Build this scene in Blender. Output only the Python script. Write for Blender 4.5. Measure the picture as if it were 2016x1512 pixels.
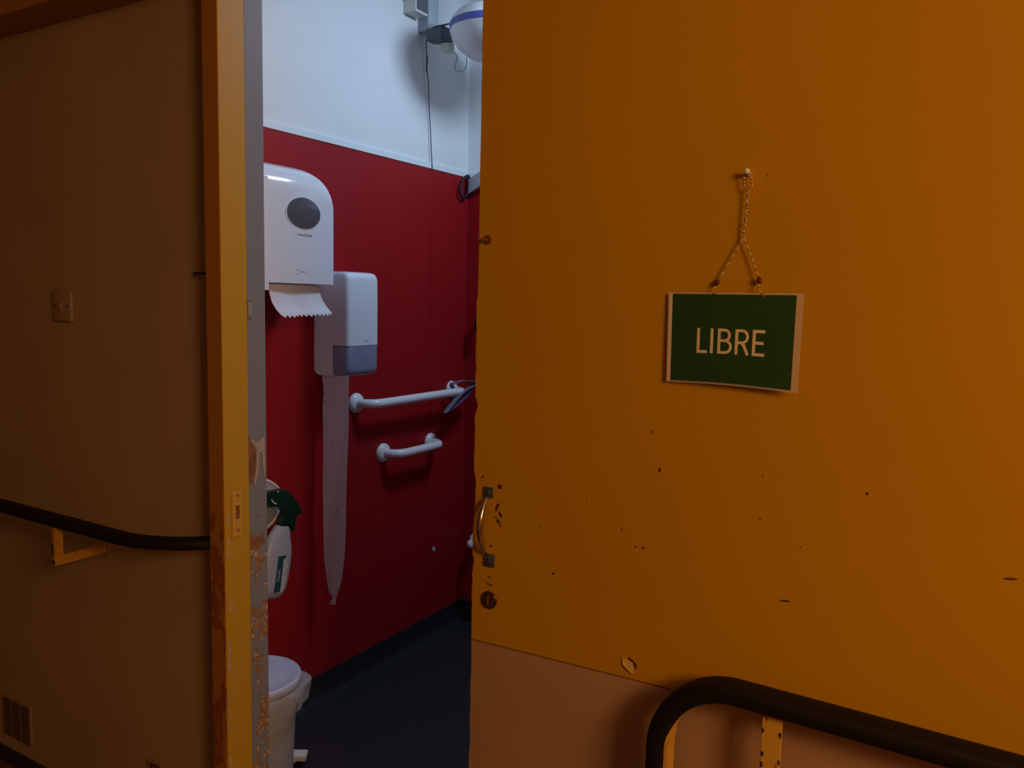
import bpy, bmesh, math, random
from mathutils import Vector, Matrix
random.seed(7)
for o in list(bpy.data.objects): bpy.data.objects.remove(o)
S = bpy.context.scene; COL = S.collection; PI = math.pi

# ---------------------------------------------------------------- camera
EYE = Vector((0, 0, 1.6)); FPX = 1600.0
RIGHT = Vector((0.859355, 0.510925, 0.021575)); UPV = Vector((-0.070808, 0.0771, 0.994506)); BACK = Vector((0.506454, -0.856161, 0.102434))
cd = bpy.data.cameras.new('camera'); cam = bpy.data.objects.new('camera', cd); COL.objects.link(cam)
cam.matrix_world = Matrix(((RIGHT.x, UPV.x, BACK.x, EYE.x), (RIGHT.y, UPV.y, BACK.y, EYE.y), (RIGHT.z, UPV.z, BACK.z, EYE.z), (0, 0, 0, 1)))
cd.sensor_fit = 'HORIZONTAL'; cd.sensor_width = 36; cd.lens = 36 * FPX / 2016; cd.clip_start = 0.02
S.camera = cam

# ---------------------------------------------------------------- world, lights, exposure
w = bpy.data.worlds.new('world'); S.world = w; w.use_nodes = True
w.node_tree.nodes['Background'].inputs[0].default_value = (0.9, 0.6, 0.4, 1); w.node_tree.nodes['Background'].inputs[1].default_value = 0.01
S.view_settings.view_transform = 'Standard'; S.view_settings.look = 'None'; S.view_settings.gamma = 1; S.view_settings.use_curve_mapping = False
S.view_settings.exposure = 0.0
def area(name, loc, target, size, power, color, sy=None):
    l = bpy.data.lights.new(name, 'AREA'); l.energy = power; l.color = color
    l.shape = 'RECTANGLE'; l.size = size; l.size_y = sy or size
    o = bpy.data.objects.new(name, l); COL.objects.link(o); o.location = loc
    d = Vector(target) - Vector(loc); o.rotation_euler = d.to_track_quat('-Z', 'Y').to_euler(); return o
area('corridor_lamp', (2.0, -0.42, 2.36), (-0.3, 1.35, 1.3), 0.8, 42, (1.0, 0.50, 0.18), 0.6)
area('washroom_lamp', (-1.05, 2.72, 2.90), (-1.75, 2.6, 1.4), 0.34, 15.5, (0.54, 0.74, 1.0), 0.28)

# ---------------------------------------------------------------- helpers
def ray(px, py): return RIGHT * ((px - 1008) / FPX) - UPV * ((py - 756) / FPX) - BACK
def on_y(px, py, y): r = ray(px, py); return EYE + r * (y / r.y)
def on_x(px, py, x): r = ray(px, py); return EYE + r * (x / r.x)

def tag(o, label=None, cat=None, group=None, kind=None):
    if label: o['label'] = label
    if cat: o['category'] = cat
    if group: o['group'] = group
    if kind: o['kind'] = kind
    return o
def empty(name, loc):
    o = bpy.data.objects.new(name, None); COL.objects.link(o); o.location = loc; o.empty_display_size = 0.05
    bpy.context.view_layer.update(); return o

class MB:
    """mesh collector in world coordinates"""
    def __init__(s): s.bm = bmesh.new(); s.mi = 0
    def _mat(s, fs):
        for f in fs: f.material_index = s.mi
        return fs
    def box(s, x0, x1, y0, y1, z0, z1, bevel=0, seg=2):
        vs = [s.bm.verts.new((x, y, z)) for x in (x0, x1) for y in (y0, y1) for z in (z0, z1)]
        q = [(0,1,3,2),(4,6,7,5),(0,4,5,1),(2,3,7,6),(0,2,6,4),(1,5,7,3)]
        fs = [s.bm.faces.new([vs[i] for i in f]) for f in q]
        s._mat(fs)
        if bevel:
            es = list({e for f in fs for e in f.edges})
            r = bmesh.ops.bevel(s.bm, geom=es, offset=bevel, segments=seg, affect='EDGES', profile=0.5, clamp_overlap=True)
            s._mat(r['faces'])
        return s
    def prism(s, pts, vec, bevel=0, seg=2):
        """pts: planar outline (Vectors), extruded by vec"""
        vec = Vector(vec); a = [s.bm.verts.new(p) for p in pts]; b = [s.bm.verts.new(Vector(p) + vec) for p in pts]; n = len(a)
        fs = [s.bm.faces.new(a), s.bm.faces.new(b[::-1])]
        fs += [s.bm.faces.new((a[i], b[i], b[(i+1) % n], a[(i+1) % n])) for i in range(n)]
        s._mat(fs)
        if bevel:
            es = list(set(fs[0].edges) | set(fs[1].edges))
            r = bmesh.ops.bevel(s.bm, geom=es, offset=bevel, segments=seg, affect='EDGES', profile=0.5, clamp_overlap=True)
            s._mat(r['faces'])
        return s
    def rings(s, rs, cap=True, close=False):
        R = [[s.bm.verts.new(p) for p in r] for r in rs]; n = len(R[0]); fs = []
        m = len(R)
        for i in range(m if close else m - 1):
            A, B = R[i], R[(i+1) % m]
            for j in range(n): fs.append(s.bm.faces.new((A[j], A[(j+1) % n], B[(j+1) % n], B[j])))
        if cap and not close: fs += [s.bm.faces.new(R[0][::-1]), s.bm.faces.new(R[-1])]
        s._mat(fs); return s
    def tube(s, path, r, n=16, flat=None, up=None, close=False, cap=True):
        """round (or flat=(half_w,half_t)) section swept along path"""
        P = [Vector(p) for p in path]; m = len(P); rs = []; prev = None
        for i, p in enumerate(P):
            if close: t = P[(i+1) % m] - P[i-1]
            else: t = P[min(i+1, m-1)] - P[max(i-1, 0)]
            t.normalize()
            if up is not None: a = Vector(up) - t * Vector(up).dot(t)
            elif prev is None:
                a = Vector((0, 0, 1)) if abs(t.z) < 0.9 else Vector((1, 0, 0)); a = a - t * a.dot(t)
            else: a = prev - t * prev.dot(t)
            a.normalize(); prev = a; b = t.cross(a)
            rr = r[i] if isinstance(r, (list, tuple)) else r
            if flat:
                hw, ht = flat[i] if isinstance(flat, list) else flat; rs.append([p + a*hw + b*ht, p - a*hw + b*ht, p - a*hw - b*ht, p + a*hw - b*ht])
            else: rs.append([p + a*(rr*math.cos(2*PI*k/n)) + b*(rr*math.sin(2*PI*k/n)) for k in range(n)])
        return s.rings(rs, cap=cap, close=close)
    def lathe(s, base, axis, prof, n=32, sx=1.0, ref=None, cap=True):
        """prof = [(radius, height along axis)]"""
        ax = Vector(axis).normalized(); a = Vector(ref) if ref else (Vector((0, 0, 1)) if abs(ax.z) < 0.9 else Vector((1, 0, 0)))
        a = (a - ax * a.dot(ax)).normalized(); b = ax.cross(a); B = Vector(base)
        return s.rings([[B + ax*h + a*(r*math.cos(2*PI*k/n)*sx) + b*(r*math.sin(2*PI*k/n)) for k in range(n)] for r, h in prof], cap=cap)
    def build(s, name, mats, parent=None, smooth=False, angle=35):
        bmesh.ops.recalc_face_normals(s.bm, faces=s.bm.faces)
        org = parent.matrix_world.translation.copy() if parent else Vector((0, 0, 0))
        if not parent:
            # origin at the base centre of the mesh
            vs = [v.co for v in s.bm.verts]
            org = Vector(((min(v.x for v in vs)+max(v.x for v in vs))/2, (min(v.y for v in vs)+max(v.y for v in vs))/2, min(v.z for v in vs)))
        elif parent.type == 'MESH' or parent.type == 'EMPTY':
            org = parent.matrix_world.translation.copy()
        for v in s.bm.verts: v.co -= org
        me = bpy.data.meshes.new(name); s.bm.to_mesh(me); s.bm.free()
        for m in (mats if isinstance(mats, (list, tuple)) else [mats]): me.materials.append(m)
        o = bpy.data.objects.new(name, me); COL.objects.link(o)
        if parent: o.parent = parent
        else: o.location = org
        if smooth:
            for p in me.polygons: p.use_smooth = True
            me.update()
            try: me.set_sharp_from_angle(angle=math.radians(angle))
            except Exception: pass
        bpy.context.view_layer.update()
        return o

# ---------------------------------------------------------------- materials
def nt(m): return m.node_tree.nodes, m.node_tree.links
def mat(name, col, rough=0.5, metal=0.0, var=0.0, vscale=6.0, bump=0.0, bscale=60.0, spec=0.5, alpha=1.0, trans=0.0, coat=0.0):
    m = bpy.data.materials.new(name); m.use_nodes = True; N, L = nt(m); b = N['Principled BSDF']
    b.inputs['Base Color'].default_value = (*col, 1); b.inputs['Roughness'].default_value = rough; b.inputs['Metallic'].default_value = metal
    b.inputs['Specular IOR Level'].default_value = spec; b.inputs['Alpha'].default_value = alpha
    b.inputs['Transmission Weight'].default_value = trans; b.inputs['Coat Weight'].default_value = coat
    g = N.new('ShaderNodeNewGeometry')
    if var:
        n = N.new('ShaderNodeTexNoise'); n.inputs['Scale'].default_value = vscale; n.inputs['Detail'].default_value = 5
        L.new(g.outputs['Position'], n.inputs['Vector'])
        mr = N.new('ShaderNodeMapRange'); mr.inputs[1].default_value = 0.3; mr.inputs[2].default_value = 0.7; mr.inputs[3].default_value = 1-var; mr.inputs[4].default_value = 1+var
        L.new(n.outputs['Fac'], mr.inputs[0])
        h = N.new('ShaderNodeHueSaturation'); h.inputs['Color'].default_value = (*col, 1); L.new(mr.outputs[0], h.inputs['Value']); L.new(h.outputs[0], b.inputs['Base Color'])
    if bump:
        n2 = N.new('ShaderNodeTexNoise'); n2.inputs['Scale'].default_value = bscale; n2.inputs['Detail'].default_value = 3
        L.new(g.outputs['Position'], n2.inputs['Vector'])
        bp = N.new('ShaderNodeBump'); bp.inputs['Strength'].default_value = bump; bp.inputs['Distance'].default_value = 0.002
        L.new(n2.outputs['Fac'], bp.inputs['Height']); L.new(bp.outputs[0], b.inputs['Normal'])
    return m

def worn(name, paint, under, fleck, ztop, zfull, amt=0.35, sc=28.0, rough=0.5, fl=0.1):
    """paint worn through to an undercoat, more so lower down where things bump it"""
    m = bpy.data.materials.new(name); m.use_nodes = True; N, L = nt(m); b = N['Principled BSDF']; b.inputs['Roughness'].default_value = rough
    g = N.new('ShaderNodeNewGeometry'); sp = N.new('ShaderNodeSeparateXYZ'); L.new(g.outputs['Position'], sp.inputs[0])
    mp = N.new('ShaderNodeMapping'); mp.inputs['Scale'].default_value = (1, 1, 0.45); L.new(g.outputs['Position'], mp.inputs[0])
    n = N.new('ShaderNodeTexNoise'); n.inputs['Scale'].default_value = sc; n.inputs['Detail'].default_value = 6; n.inputs['Roughness'].default_value = 0.62; L.new(mp.outputs[0], n.inputs['Vector'])
    zr = N.new('ShaderNodeMapRange'); zr.inputs[1].default_value = ztop; zr.inputs[2].default_value = zfull; zr.inputs[3].default_value = -0.35; zr.inputs[4].default_value = amt; L.new(sp.outputs['Z'], zr.inputs[0])
    ad = N.new('ShaderNodeMath'); ad.operation = 'ADD'; L.new(n.outputs['Fac'], ad.inputs[0]); L.new(zr.outputs[0], ad.inputs[1])
    st = N.new('ShaderNodeMapRange'); st.inputs[1].default_value = 0.60; st.inputs[2].default_value = 0.63; L.new(ad.outputs[0], st.inputs[0])
    # light flecks along the edge of the wear
    n3 = N.new('ShaderNodeTexNoise'); n3.inputs['Scale'].default_value = sc*4; n3.inputs['Detail'].default_value = 4; L.new(g.outputs['Position'], n3.inputs['Vector'])
    st3 = N.new('ShaderNodeMapRange'); st3.inputs[1].default_value = 0.66-fl; st3.inputs[2].default_value = 0.70-fl; L.new(n3.outputs['Fac'], st3.inputs[0])
    mA = N.new('ShaderNodeMix'); mA.data_type = 'RGBA'; mA.inputs['A'].default_value = (*under, 1); mA.inputs['B'].default_value = (*fleck, 1); L.new(st3.outputs[0], mA.inputs['Factor'])
    mB = N.new('ShaderNodeMix'); mB.data_type = 'RGBA'; mB.inputs['A'].default_value = (*paint, 1); L.new(st.outputs[0], mB.inputs['Factor']); L.new(mA.outputs['Result'], mB.inputs['B'])
    L.new(mB.outputs['Result'], b.inputs['Base Color'])
    bp = N.new('ShaderNodeBump'); bp.inputs['Strength'].default_value = 0.5; bp.inputs['Distance'].default_value = 0.002; bp.invert = True
    L.new(st.outputs[0], bp.inputs['Height']); L.new(bp.outputs[0], b.inputs['Normal'])
    return m

M = {}
M['tan'] = mat('tan_wall_paint', (0.43, 0.315, 0.20), 0.6, var=0.05, vscale=3, bump=0.25, bscale=120)
M['door'] = mat('orange_door_paint', (0.56, 0.305, 0.002), 0.42, var=0.03, vscale=2.5, bump=0.08, bscale=90)
M['kick'] = mat('brown_kick_laminate', (0.45, 0.29, 0.18), 0.4, var=0.05, vscale=5)
M['seam'] = mat('dark_seam', (0.10, 0.025, 0.01), 0.7)
M['casing'] = worn('casing_paint', (0.42, 0.19, 0.03), (0.30, 0.09, 0.025), (0.55, 0.42, 0.30), 1.30, 1.0, 0.12, 24, fl=0.0)
M['yellow'] = worn('yellow_jamb_paint', (0.62, 0.37, 0.02), (0.62, 0.44, 0.16), (0.70, 0.60, 0.40), 1.25, 1.15, -0.02, 40, fl=0.05)
M['reveal'] = worn('grey_reveal_paint', (0.26, 0.29, 0.34), (0.36, 0.19, 0.07), (0.62, 0.54, 0.44), 1.13, 1.02, 0.07, 34, fl=0.10)
M['raw'] = mat('bare_filler', (0.52, 0.43, 0.34), 0.8, var=0.2, vscale=60)
M['rust'] = mat('bare_brown_wood', (0.28, 0.13, 0.055), 0.75, var=0.3, vscale=50)
M['chip'] = mat('dark_chip', (0.10, 0.025, 0.012), 0.7)
M['chiplight'] = mat('lifted_paint', (0.72, 0.50, 0.16), 0.6)
M['grip'] = mat('black_rail_grip', (0.007, 0.005, 0.005), 0.62, spec=0.3)
M['ymetal'] = worn('yellow_bracket_paint', (0.70, 0.42, 0.06), (0.04, 0.03, 0.03), (0.05, 0.03, 0.03), 2.0, 1.9, -0.04, 60)
M['ymetal_shaded'] = mat('shaded_yellow_bracket_paint', (0.50, 0.27, 0.03), 0.5, var=0.2, vscale=60)  # bracket yellow again, darkened: the left side's dimness is put into the colour
M['white'] = mat('white_wall_paint', (0.76, 0.77, 0.77), 0.6, bump=0.1, bscale=80, var=0.02)
M['ceiling'] = mat('ceiling_paint', (0.78, 0.78, 0.78), 0.7)
M['red'] = mat('red_wall_cladding', (0.335, 0.010, 0.013), 0.5, var=0.03, vscale=4, spec=0.16)
M['trimw'] = mat('pale_trim', (0.74, 0.80, 0.80), 0.4)
M['cove'] = mat('dark_cove_skirting', (0.022, 0.023, 0.026), 0.45)
M['plastic'] = mat('white_plastic', (0.74, 0.79, 0.86), 0.16, coat=0.3)
M['plastic2'] = mat('white_plastic_satin', (0.78, 0.78, 0.78), 0.38)
M['creamp'] = mat('cream_plastic', (0.66, 0.66, 0.58), 0.4)
M['smoke'] = mat('smoked_window', (0.10, 0.105, 0.125), 0.12)
M['bluewin'] = mat('blue_grey_translucent_window', (0.26, 0.29, 0.42), 0.2, var=0.12, vscale=14)
M['gapdark'] = mat('dark_gap', (0.03, 0.035, 0.05), 0.6)
M['ink'] = mat('grey_ink', (0.14, 0.15, 0.20), 0.5)
M['inklight'] = mat('pale_ink', (0.42, 0.44, 0.52), 0.5)
M['paper'] = mat('white_paper', (0.70, 0.71, 0.76), 0.9, bump=0.5, bscale=500)
M['rail'] = mat('white_coated_tube', (0.80, 0.81, 0.84), 0.22)
M['strap'] = mat('blue_grey_strap', (0.13, 0.14, 0.27), 0.6)
M['strapg'] = mat('grey_strap', (0.15, 0.16, 0.22), 0.5)
M['strapd'] = mat('dark_purple_strap', (0.018, 0.010, 0.035), 0.55)
M['green'] = mat('dark_green_plastic', (0.003, 0.026, 0.014), 0.35)
M['bottle'] = mat('milky_bottle_plastic', (0.40, 0.41, 0.44), 0.35)
M['teal'] = mat('teal_label', (0.01, 0.07, 0.085), 0.45)
M['labelw'] = mat('pale_label', (0.55, 0.52, 0.50), 0.5, var=0.25, vscale=120)
M['binlid'] = mat('pale_lid_plastic', (0.56, 0.61, 0.74), 0.4)
M['bin'] = mat('cream_bin_plastic', (0.40, 0.41, 0.41), 0.42)
M['bag'] = mat('translucent_liner', (0.80, 0.82, 0.84), 0.35, alpha=0.38)
M['steel'] = mat('polished_steel', (0.62, 0.58, 0.52), 0.16, metal=1.0)
M['dullsteel'] = mat('dull_steel', (0.09, 0.12, 0.20), 0.4, metal=0.4, var=0.5, vscale=150)
M['bronze'] = mat('dark_bronze', (0.07, 0.035, 0.02), 0.35, metal=0.3, var=0.35, vscale=60)
M['brass'] = mat('brown_hook_metal', (0.25, 0.10, 0.05), 0.35, metal=0.5)
M['greensign'] = mat('green_sign_print', (0.022, 0.075, 0.018), 0.22, var=0.04)
M['letter'] = mat('pale_print', (0.80, 0.72, 0.62), 0.35)
M['lam'] = mat('clear_laminate', (0.75, 0.70, 0.72), 0.12, alpha=0.35)
M['cordm'] = None
M['knot'] = mat('dark_red_bead', (0.12, 0.012, 0.01), 0.5)
M['switchp'] = mat('switch_plate_plastic', (0.37, 0.25, 0.18), 0.4)
M['slot'] = mat('slot_dark', (0.03, 0.012, 0.006), 0.8)
M['vent'] = mat('vent_brown', (0.34, 0.22, 0.13), 0.5)
M['darkplastic'] = mat('dark_grey_plastic', (0.09, 0.10, 0.12), 0.4, var=0.15, vscale=30)
M['greyp'] = mat('grey_plastic', (0.36, 0.38, 0.42), 0.45)
M['blueband'] = mat('blue_band', (0.10, 0.11, 0.42), 0.4)
M['wire'] = mat('dark_wire', (0.03, 0.025, 0.06), 0.5)
M['wirew'] = mat('pale_wire', (0.33, 0.37, 0.46), 0.5)
M['hose'] = mat('grey_hose', (0.06, 0.05, 0.06), 0.35)
# speckled cord
m = mat('speckled_cord', (0.6, 0.45, 0.2), 0.8); N, L = nt(m); g = N.new('ShaderNodeNewGeometry'); wv = N.new('ShaderNodeTexChecker'); wv.inputs['Scale'].default_value = 330
wv.inputs['Color1'].default_value = (0.85, 0.75, 0.42, 1); wv.inputs['Color2'].default_value = (0.14, 0.06, 0.01, 1)
L.new(g.outputs['Position'], wv.inputs['Vector']); L.new(wv.outputs['Color'], N['Principled BSDF'].inputs['Base Color']); M['cordm'] = m
# speckled vinyl floor
m = mat('dark_vinyl', (0.024, 0.026, 0.034), 0.4); N, L = nt(m); g = N.new('ShaderNodeNewGeometry')
vo = N.new('ShaderNodeTexVoronoi'); vo.inputs['Scale'].default_value = 22; vo.inputs['Randomness'].default_value = 1; L.new(g.outputs['Position'], vo.inputs['Vector'])
mr = N.new('ShaderNodeMapRange'); mr.inputs[1].default_value = 0.035; mr.inputs[2].default_value = 0.06; mr.inputs[3].default_value = 1; mr.inputs[4].default_value = 0; L.new(vo.outputs['Distance'], mr.inputs[0])
mx = N.new('ShaderNodeMix'); mx.data_type = 'RGBA'; mx.inputs['A'].default_value = (0.024, 0.026, 0.034, 1); mx.inputs['B'].default_value = (0.16, 0.17, 0.19, 1)
L.new(mr.outputs[0], mx.inputs['Factor']); L.new(mx.outputs['Result'], N['Principled BSDF'].inputs['Base Color']); M['vinyl'] = m
M['corrfloor'] = mat('corridor_floor_vinyl', (0.16, 0.06, 0.035), 0.4, var=0.1)
# toilet paper with a faint pinkish embossed pattern
m = mat('patterned_tissue', (0.74, 0.66, 0.70), 0.9); N, L = nt(m); g = N.new('ShaderNodeNewGeometry')
vo = N.new('ShaderNodeTexVoronoi'); vo.inputs['Scale'].default_value = 26; L.new(g.outputs['Position'], vo.inputs['Vector'])
mr = N.new('ShaderNodeMapRange'); mr.inputs[1].default_value = 0.16; mr.inputs[2].default_value = 0.22; mr.inputs[3].default_value = 1; mr.inputs[4].default_value = 0; L.new(vo.outputs['Distance'], mr.inputs[0])
mx = N.new('ShaderNodeMix'); mx.data_type = 'RGBA'; mx.inputs['A'].default_value = (0.74, 0.67, 0.71, 1); mx.inputs['B'].default_value = (0.62, 0.48, 0.54, 1)
L.new(mr.outputs[0], mx.inputs['Factor']); L.new(mx.outputs['Result'], N['Principled BSDF'].inputs['Base Color']); M['tissue'] = m

# ================================================================ SETTING
YD = 1.35      # door face / casing face
YW = 1.40      # corridor wall face
YI = 1.484     # inner (washroom) side of that wall
XJ = -1.628    # left side of the opening
XR = -2.216    # face of the red cladding
XO = -0.76     # right side of the opening
ZT = 2.357      # underside of the head beam
CH = 3.05      # washroom ceiling
def struct(name, mb, m, **k): return tag(mb.build(name, m, **k), kind='structure')

struct('wall_left', MB().box(-4.6, XJ-0.008, YW, YI-0.004, 0, 2.62), M['tan'])
struct('wall_right', MB().box(XO, 2.4, YW, YI-0.004, 0, 2.62), M['tan'])
struct('wall_top', MB().box(XJ-0.008, XO, YW, YI-0.004, 2.58, 2.62), M['tan'])
struct('wall_rear', MB().box(-4.6, 2.4, -1.5, -1.42, 0, 2.62), M['tan'])
struct('wall_far_left', MB().box(-4.68, -4.6, -1.5, YI, 0, 2.62), M['tan'])
struct('wall_far_right', MB().box(2.4, 2.48, -1.5, YI, 0, 2.62), M['tan'])
struct('floor', MB().box(-4.68, 2.48, -1.5, YI, -0.05, 0), M['corrfloor'])
struct('ceiling', MB().box(-4.68, 2.48, -1.5, YI, 2.62, 2.67), M['ceiling'])
# washroom shell
struct('wall_washroom_left', MB().box(XR-0.09, XR-0.006, YI-0.004, 3.40, 0, CH), M['white'])
struct('wall_washroom_back', MB().box(XR-0.006, 0.9, 3.30, 3.40, 0, CH), M['white'])
struct('wall_washroom_right', MB().box(0.8, 0.9, YI, 3.30, 0, CH), M['white'])
mb = MB(); mb.box(XR-0.006, XJ-0.004, YI-0.004, YI+0.006, 0, CH); mb.box(XO, 0.8, YI-0.004, YI+0.006, 0, CH); mb.box(XJ-0.004, XO, YI-0.004, YI+0.006, 2.58, CH)
struct('wall_washroom_front', mb, M['white'])
struct('floor_washroom', MB().box(XR-0.006, 0.8, YI, 3.30, -0.05, 0), M['vinyl'])
struct('ceiling_washroom', MB().box(XR-0.09, 0.9, YI-0.004, 3.40, CH, CH+0.05), M['ceiling'])
# red cladding in two sheets with a hairline joint
cl = MB(); cl.box(XR-0.006, XR, YI+0.006, 3.0035, 0.10, 2.174); cl.box(XR-0.006, XR, 3.0055, 3.294, 0.10, 2.174)
cl.box(XR-0.006, 0.8, 3.294, 3.30, 0.10, 2.174)
struct('trim_1', cl, M['red'])
e = MB(); e.box(XR-0.006, XR+0.004, YI+0.006, 3.29, 2.176, 2.200, 0.001); e.box(XR+0.004, 0.8, 3.288, 3.30, 2.176, 2.2, 0.001)
struct('trim_2', e, M['trimw'])
struct('baseboard_washroom_back', MB().box(XR+0.003, 0.8, 3.284, 3.30, 0, 0.099, 0.002), M['cove'])
# cove skirting curving out of the floor
pr = [Vector((XR-0.006, YI+0.006, 0)), Vector((XR-0.006, YI+0.006, 0.101)), Vector((XR+0.003, YI+0.006, 0.101)), Vector((XR+0.005, YI+0.006, 0.03)), Vector((XR+0.009, YI+0.006, 0.010)), Vector((XR+0.018, YI+0.006, 0))]
struct('baseboard_washroom', MB().prism(pr, (0, 3.29-YI-0.006, 0)), M['cove'], smooth=True)
struct('baseboard_left', MB().box(-4.6, XJ-0.07, YW-0.012, YW, 0, 0.05, 0.002), M['cove'])
struct('trim_3', MB().box(-4.6, -1.70, 1.285, YW, ZT, 2.56, 0.004), M['casing'])

# ---- jamb of the opening (casing face, yellow lining, grey reveal)
jamb = empty('trim_4', (XJ-0.03, YD, 0)); tag(jamb, kind='structure')
def ragged(x, z0, z1, step, amp, zlim, seed):
    r = random.Random(seed); out = []; z = z0
    while z < z1:
        a = amp if z < zlim else amp*0.12
        out.append((x - abs(r.gauss(0, 0.5))*a, z)); z += step*(0.5+r.random())
    out.append((x, z1)); return out
# casing front board: outline with a nibbled right edge
edge = ragged(XJ-0.002, 0, 2.58, 0.014, 0.0045, 1.25, 3)
pts = [Vector((-1.682, YD, 0))] + [Vector((x, YD, z)) for x, z in edge] + [Vector((-1.682, YD, 2.58))]
MB().prism(pts, (0, 0.05, 0)).build('casing', M['casing'], jamb)
ln = MB().box(XJ-0.008, XJ, YD+0.001, 1.430, 0, 2.58, 0.0012)
rv = MB().box(XJ-0.010, XJ-0.001, 1.4302, YI+0.0065, 0, 2.58, 0.0015)
# chips and patches that have a shape of their own
def blob(mb, pts3, n, th=0.0006):
    mb.prism([Vector(p) for p in pts3], Vector(n)*th)
def jpatch(pl, x=XJ): return [on_x(px, py, x) for px, py in pl]
pb = rv; pb.mi = 1
blob(pb, jpatch([(487,862),(497,866),(507,872),(520,858),(521,886),(514,890),(507,888),(503,880),(496,870)], XJ-0.001), (1,0,0))
blob(pb, jpatch([(505,888),(511,890),(508,930),(503,956),(500,950),(504,920)], XJ-0.001), (1,0,0))
blob(pb, jpatch([(516,892),(521,884),(522,940),(519,930)], XJ-0.001), (1,0,0))
pb.mi = 2
blob(pb, jpatch([(486,850),(491,862),(499,878),(504,890),(503,930),(497,952),(490,948),(485,920),(484,880)], XJ-0.001), (1,0,0), 0.0009)
blob(pb, jpatch([(492,1058),(505,1056),(519,1052),(521,1068),(516,1074),(494,1078)], XJ-0.001), (1,0,0), 0.0009)
rv.build('reveal', [M['reveal'], M['raw'], M['rust']], jamb)
# edge chips on the yellow lining and casing
pb = ln; pb.mi = 1; r = random.Random(5)
y = 905
while y < 1512:
    if r.random() < 0.6 and not 1120 < y < 1235:
        x0 = 447 + (y-900)*0.012; hgt = r.uniform(5, 34); wd = r.uniform(1.2, 4)
        pl = [(x0-2, y), (x0+wd*0.7, y+hgt*0.15), (x0+wd, y+hgt*0.5), (x0+wd*0.5, y+hgt*0.8), (x0-1, y+hgt)]
        blob(pb, jpatch(pl, XJ), (1,0,0))
    y += r.uniform(12, 40)
ln.build('lining', [M['yellow'], M['raw']], jamb)
# strike plate with its opening
sp = MB(); c0 = on_x(466, 968, XJ); c1 = on_x(467, 1055, XJ); yc = (c0.y+c1.y)/2; zt, zb = c0.z, c1.z
hz0, hz1 = on_x(467, 1022, XJ).z, on_x(467, 995, XJ).z
sp.box(XJ, XJ+0.0025, yc-0.016, yc-0.006, zb, zt, 0.0004); sp.box(XJ, XJ+0.0025, yc+0.007, yc+0.014, zb, zt, 0.0004)
sp.box(XJ, XJ+0.0024, yc-0.006, yc+0.007, hz1, zt, 0.0004); sp.box(XJ, XJ+0.0024, yc-0.006, yc+0.007, zb, hz0, 0.0004)
spo = sp.build('strike_plate', M['ymetal'], jamb)
MB().box(XJ, XJ+0.0006, yc-0.006, yc+0.007, hz0, hz1).build('bolt_hole', M['rust'], spo)
k = MB()
for py in (975, 1044): k.lathe((XJ+0.002, yc+0.002, on_x(467, py, XJ).z), (1,0,0), [(0.004, 0), (0.004, 0.0008), (0.002, 0.0014)], 10)
k.build('screw', M['rust'], spo)
# small steel plate on the grey reveal
p0 = on_x(491, 588, XJ); p1 = on_x(492, 628, XJ)
pl_ = MB().box(XJ-0.001, XJ+0.002, p0.y-0.006, p0.y+0.006, p1.z, p0.z, 0.0015).build('keeper_plate', M['greyp'], jamb)
k = MB()
for z in (p0.z-0.004, p1.z+0.005): k.lathe((XJ+0.002, p0.y, z), (1,0,0), [(0.003, 0), (0.003, 0.001)], 10)
k.build('screw', M['ink'], pl_)

# ================================================================ DOOR
door = empty('door_1', (-0.4, YD, 0.01)); tag(door, kind='structure')
ZK = 0.905
r = random.Random(11); edge = []
z = ZK
notch = [(937, 785, 812, 6), (934, 935, 1000, 5), (931, 1000, 1040, 2), (933, 1095, 1112, 4)]
while z < 2.57:
    x = -0.884 + (0.003 if z > 1.6 else 0.0) + (r.random()*0.0022 if z < 1.55 else r.random()*0.0008)
    for (nx, ya, yb, d) in notch:
        za, zb_ = on_y(nx, yb, YD).z, on_y(nx, ya, YD).z
        if za < z < zb_: x += d*0.0009*(0.5+0.5*math.sin(PI*(z-za)/(zb_-za)))
    edge.append((x, z)); z += 0.009 if z < 1.6 else 0.04
edge.append((-0.881, 2.57))
pts = [Vector((x, YD, z)) for x, z in edge] + [Vector((0.16, YD, 2.57)), Vector((0.16, YD, ZK+0.0215))]
pan = MB(); pan.prism(pts, (0, 0.04, 0))
pan.mi = 1
def chip(px, py, rx, ry, ang=0, n=8, seed=0, mi=1, th=0.0005):
    rr = random.Random(seed or int(px*7+py)); c = on_y(px, py, YD); s = 1.42/FPX
    pan.mi = mi; P = []
    for k_ in range(n):
        a = 2*PI*k_/n; q = 0.7+0.5*rr.random(); u, v = rx*math.cos(a)*q, ry*math.sin(a)*q
        ca, sa = math.cos(ang), math.sin(ang); P.append(Vector((c.x+(u*ca-v*sa)*s, YD, c.z+(u*sa+v*ca)*s)))
    pan.prism(P, (0, -th, 0))
for a in [(1283,851,2,4.5),(1299,925,2.4,6.5,-.3),(1063,1038,1.6,1.6),(1224,1042,1.5,2.4),(1251,1076,2.6,2.4),(1266,1079,2.3,3),(1089,1129,5,2.6,-.1),
          (1502,936,2.5,1.2),(1496,1021,4,1.2),(1576,1077,2.2,1.3),(1707,972,2.6,3),(1990,1140,11,1.8,.12),(1544,1183,10,2.2,.15),
          (951,939,4.5,2.2,.9),(984,958,6,6),(941,521,2,4),(1511,346,1.6,1.4),(964,1150,8,3.5)]: chip(*a)
for a in [(979,998,4.5,11,-.3),(985,1013,3.5,7,.6),(981,1026,5,6,.2),(985,1034,2,5,.1),(976,1018,3,2),(966,1075,4,3),(963,1136,3,2)]: chip(*a)
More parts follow.
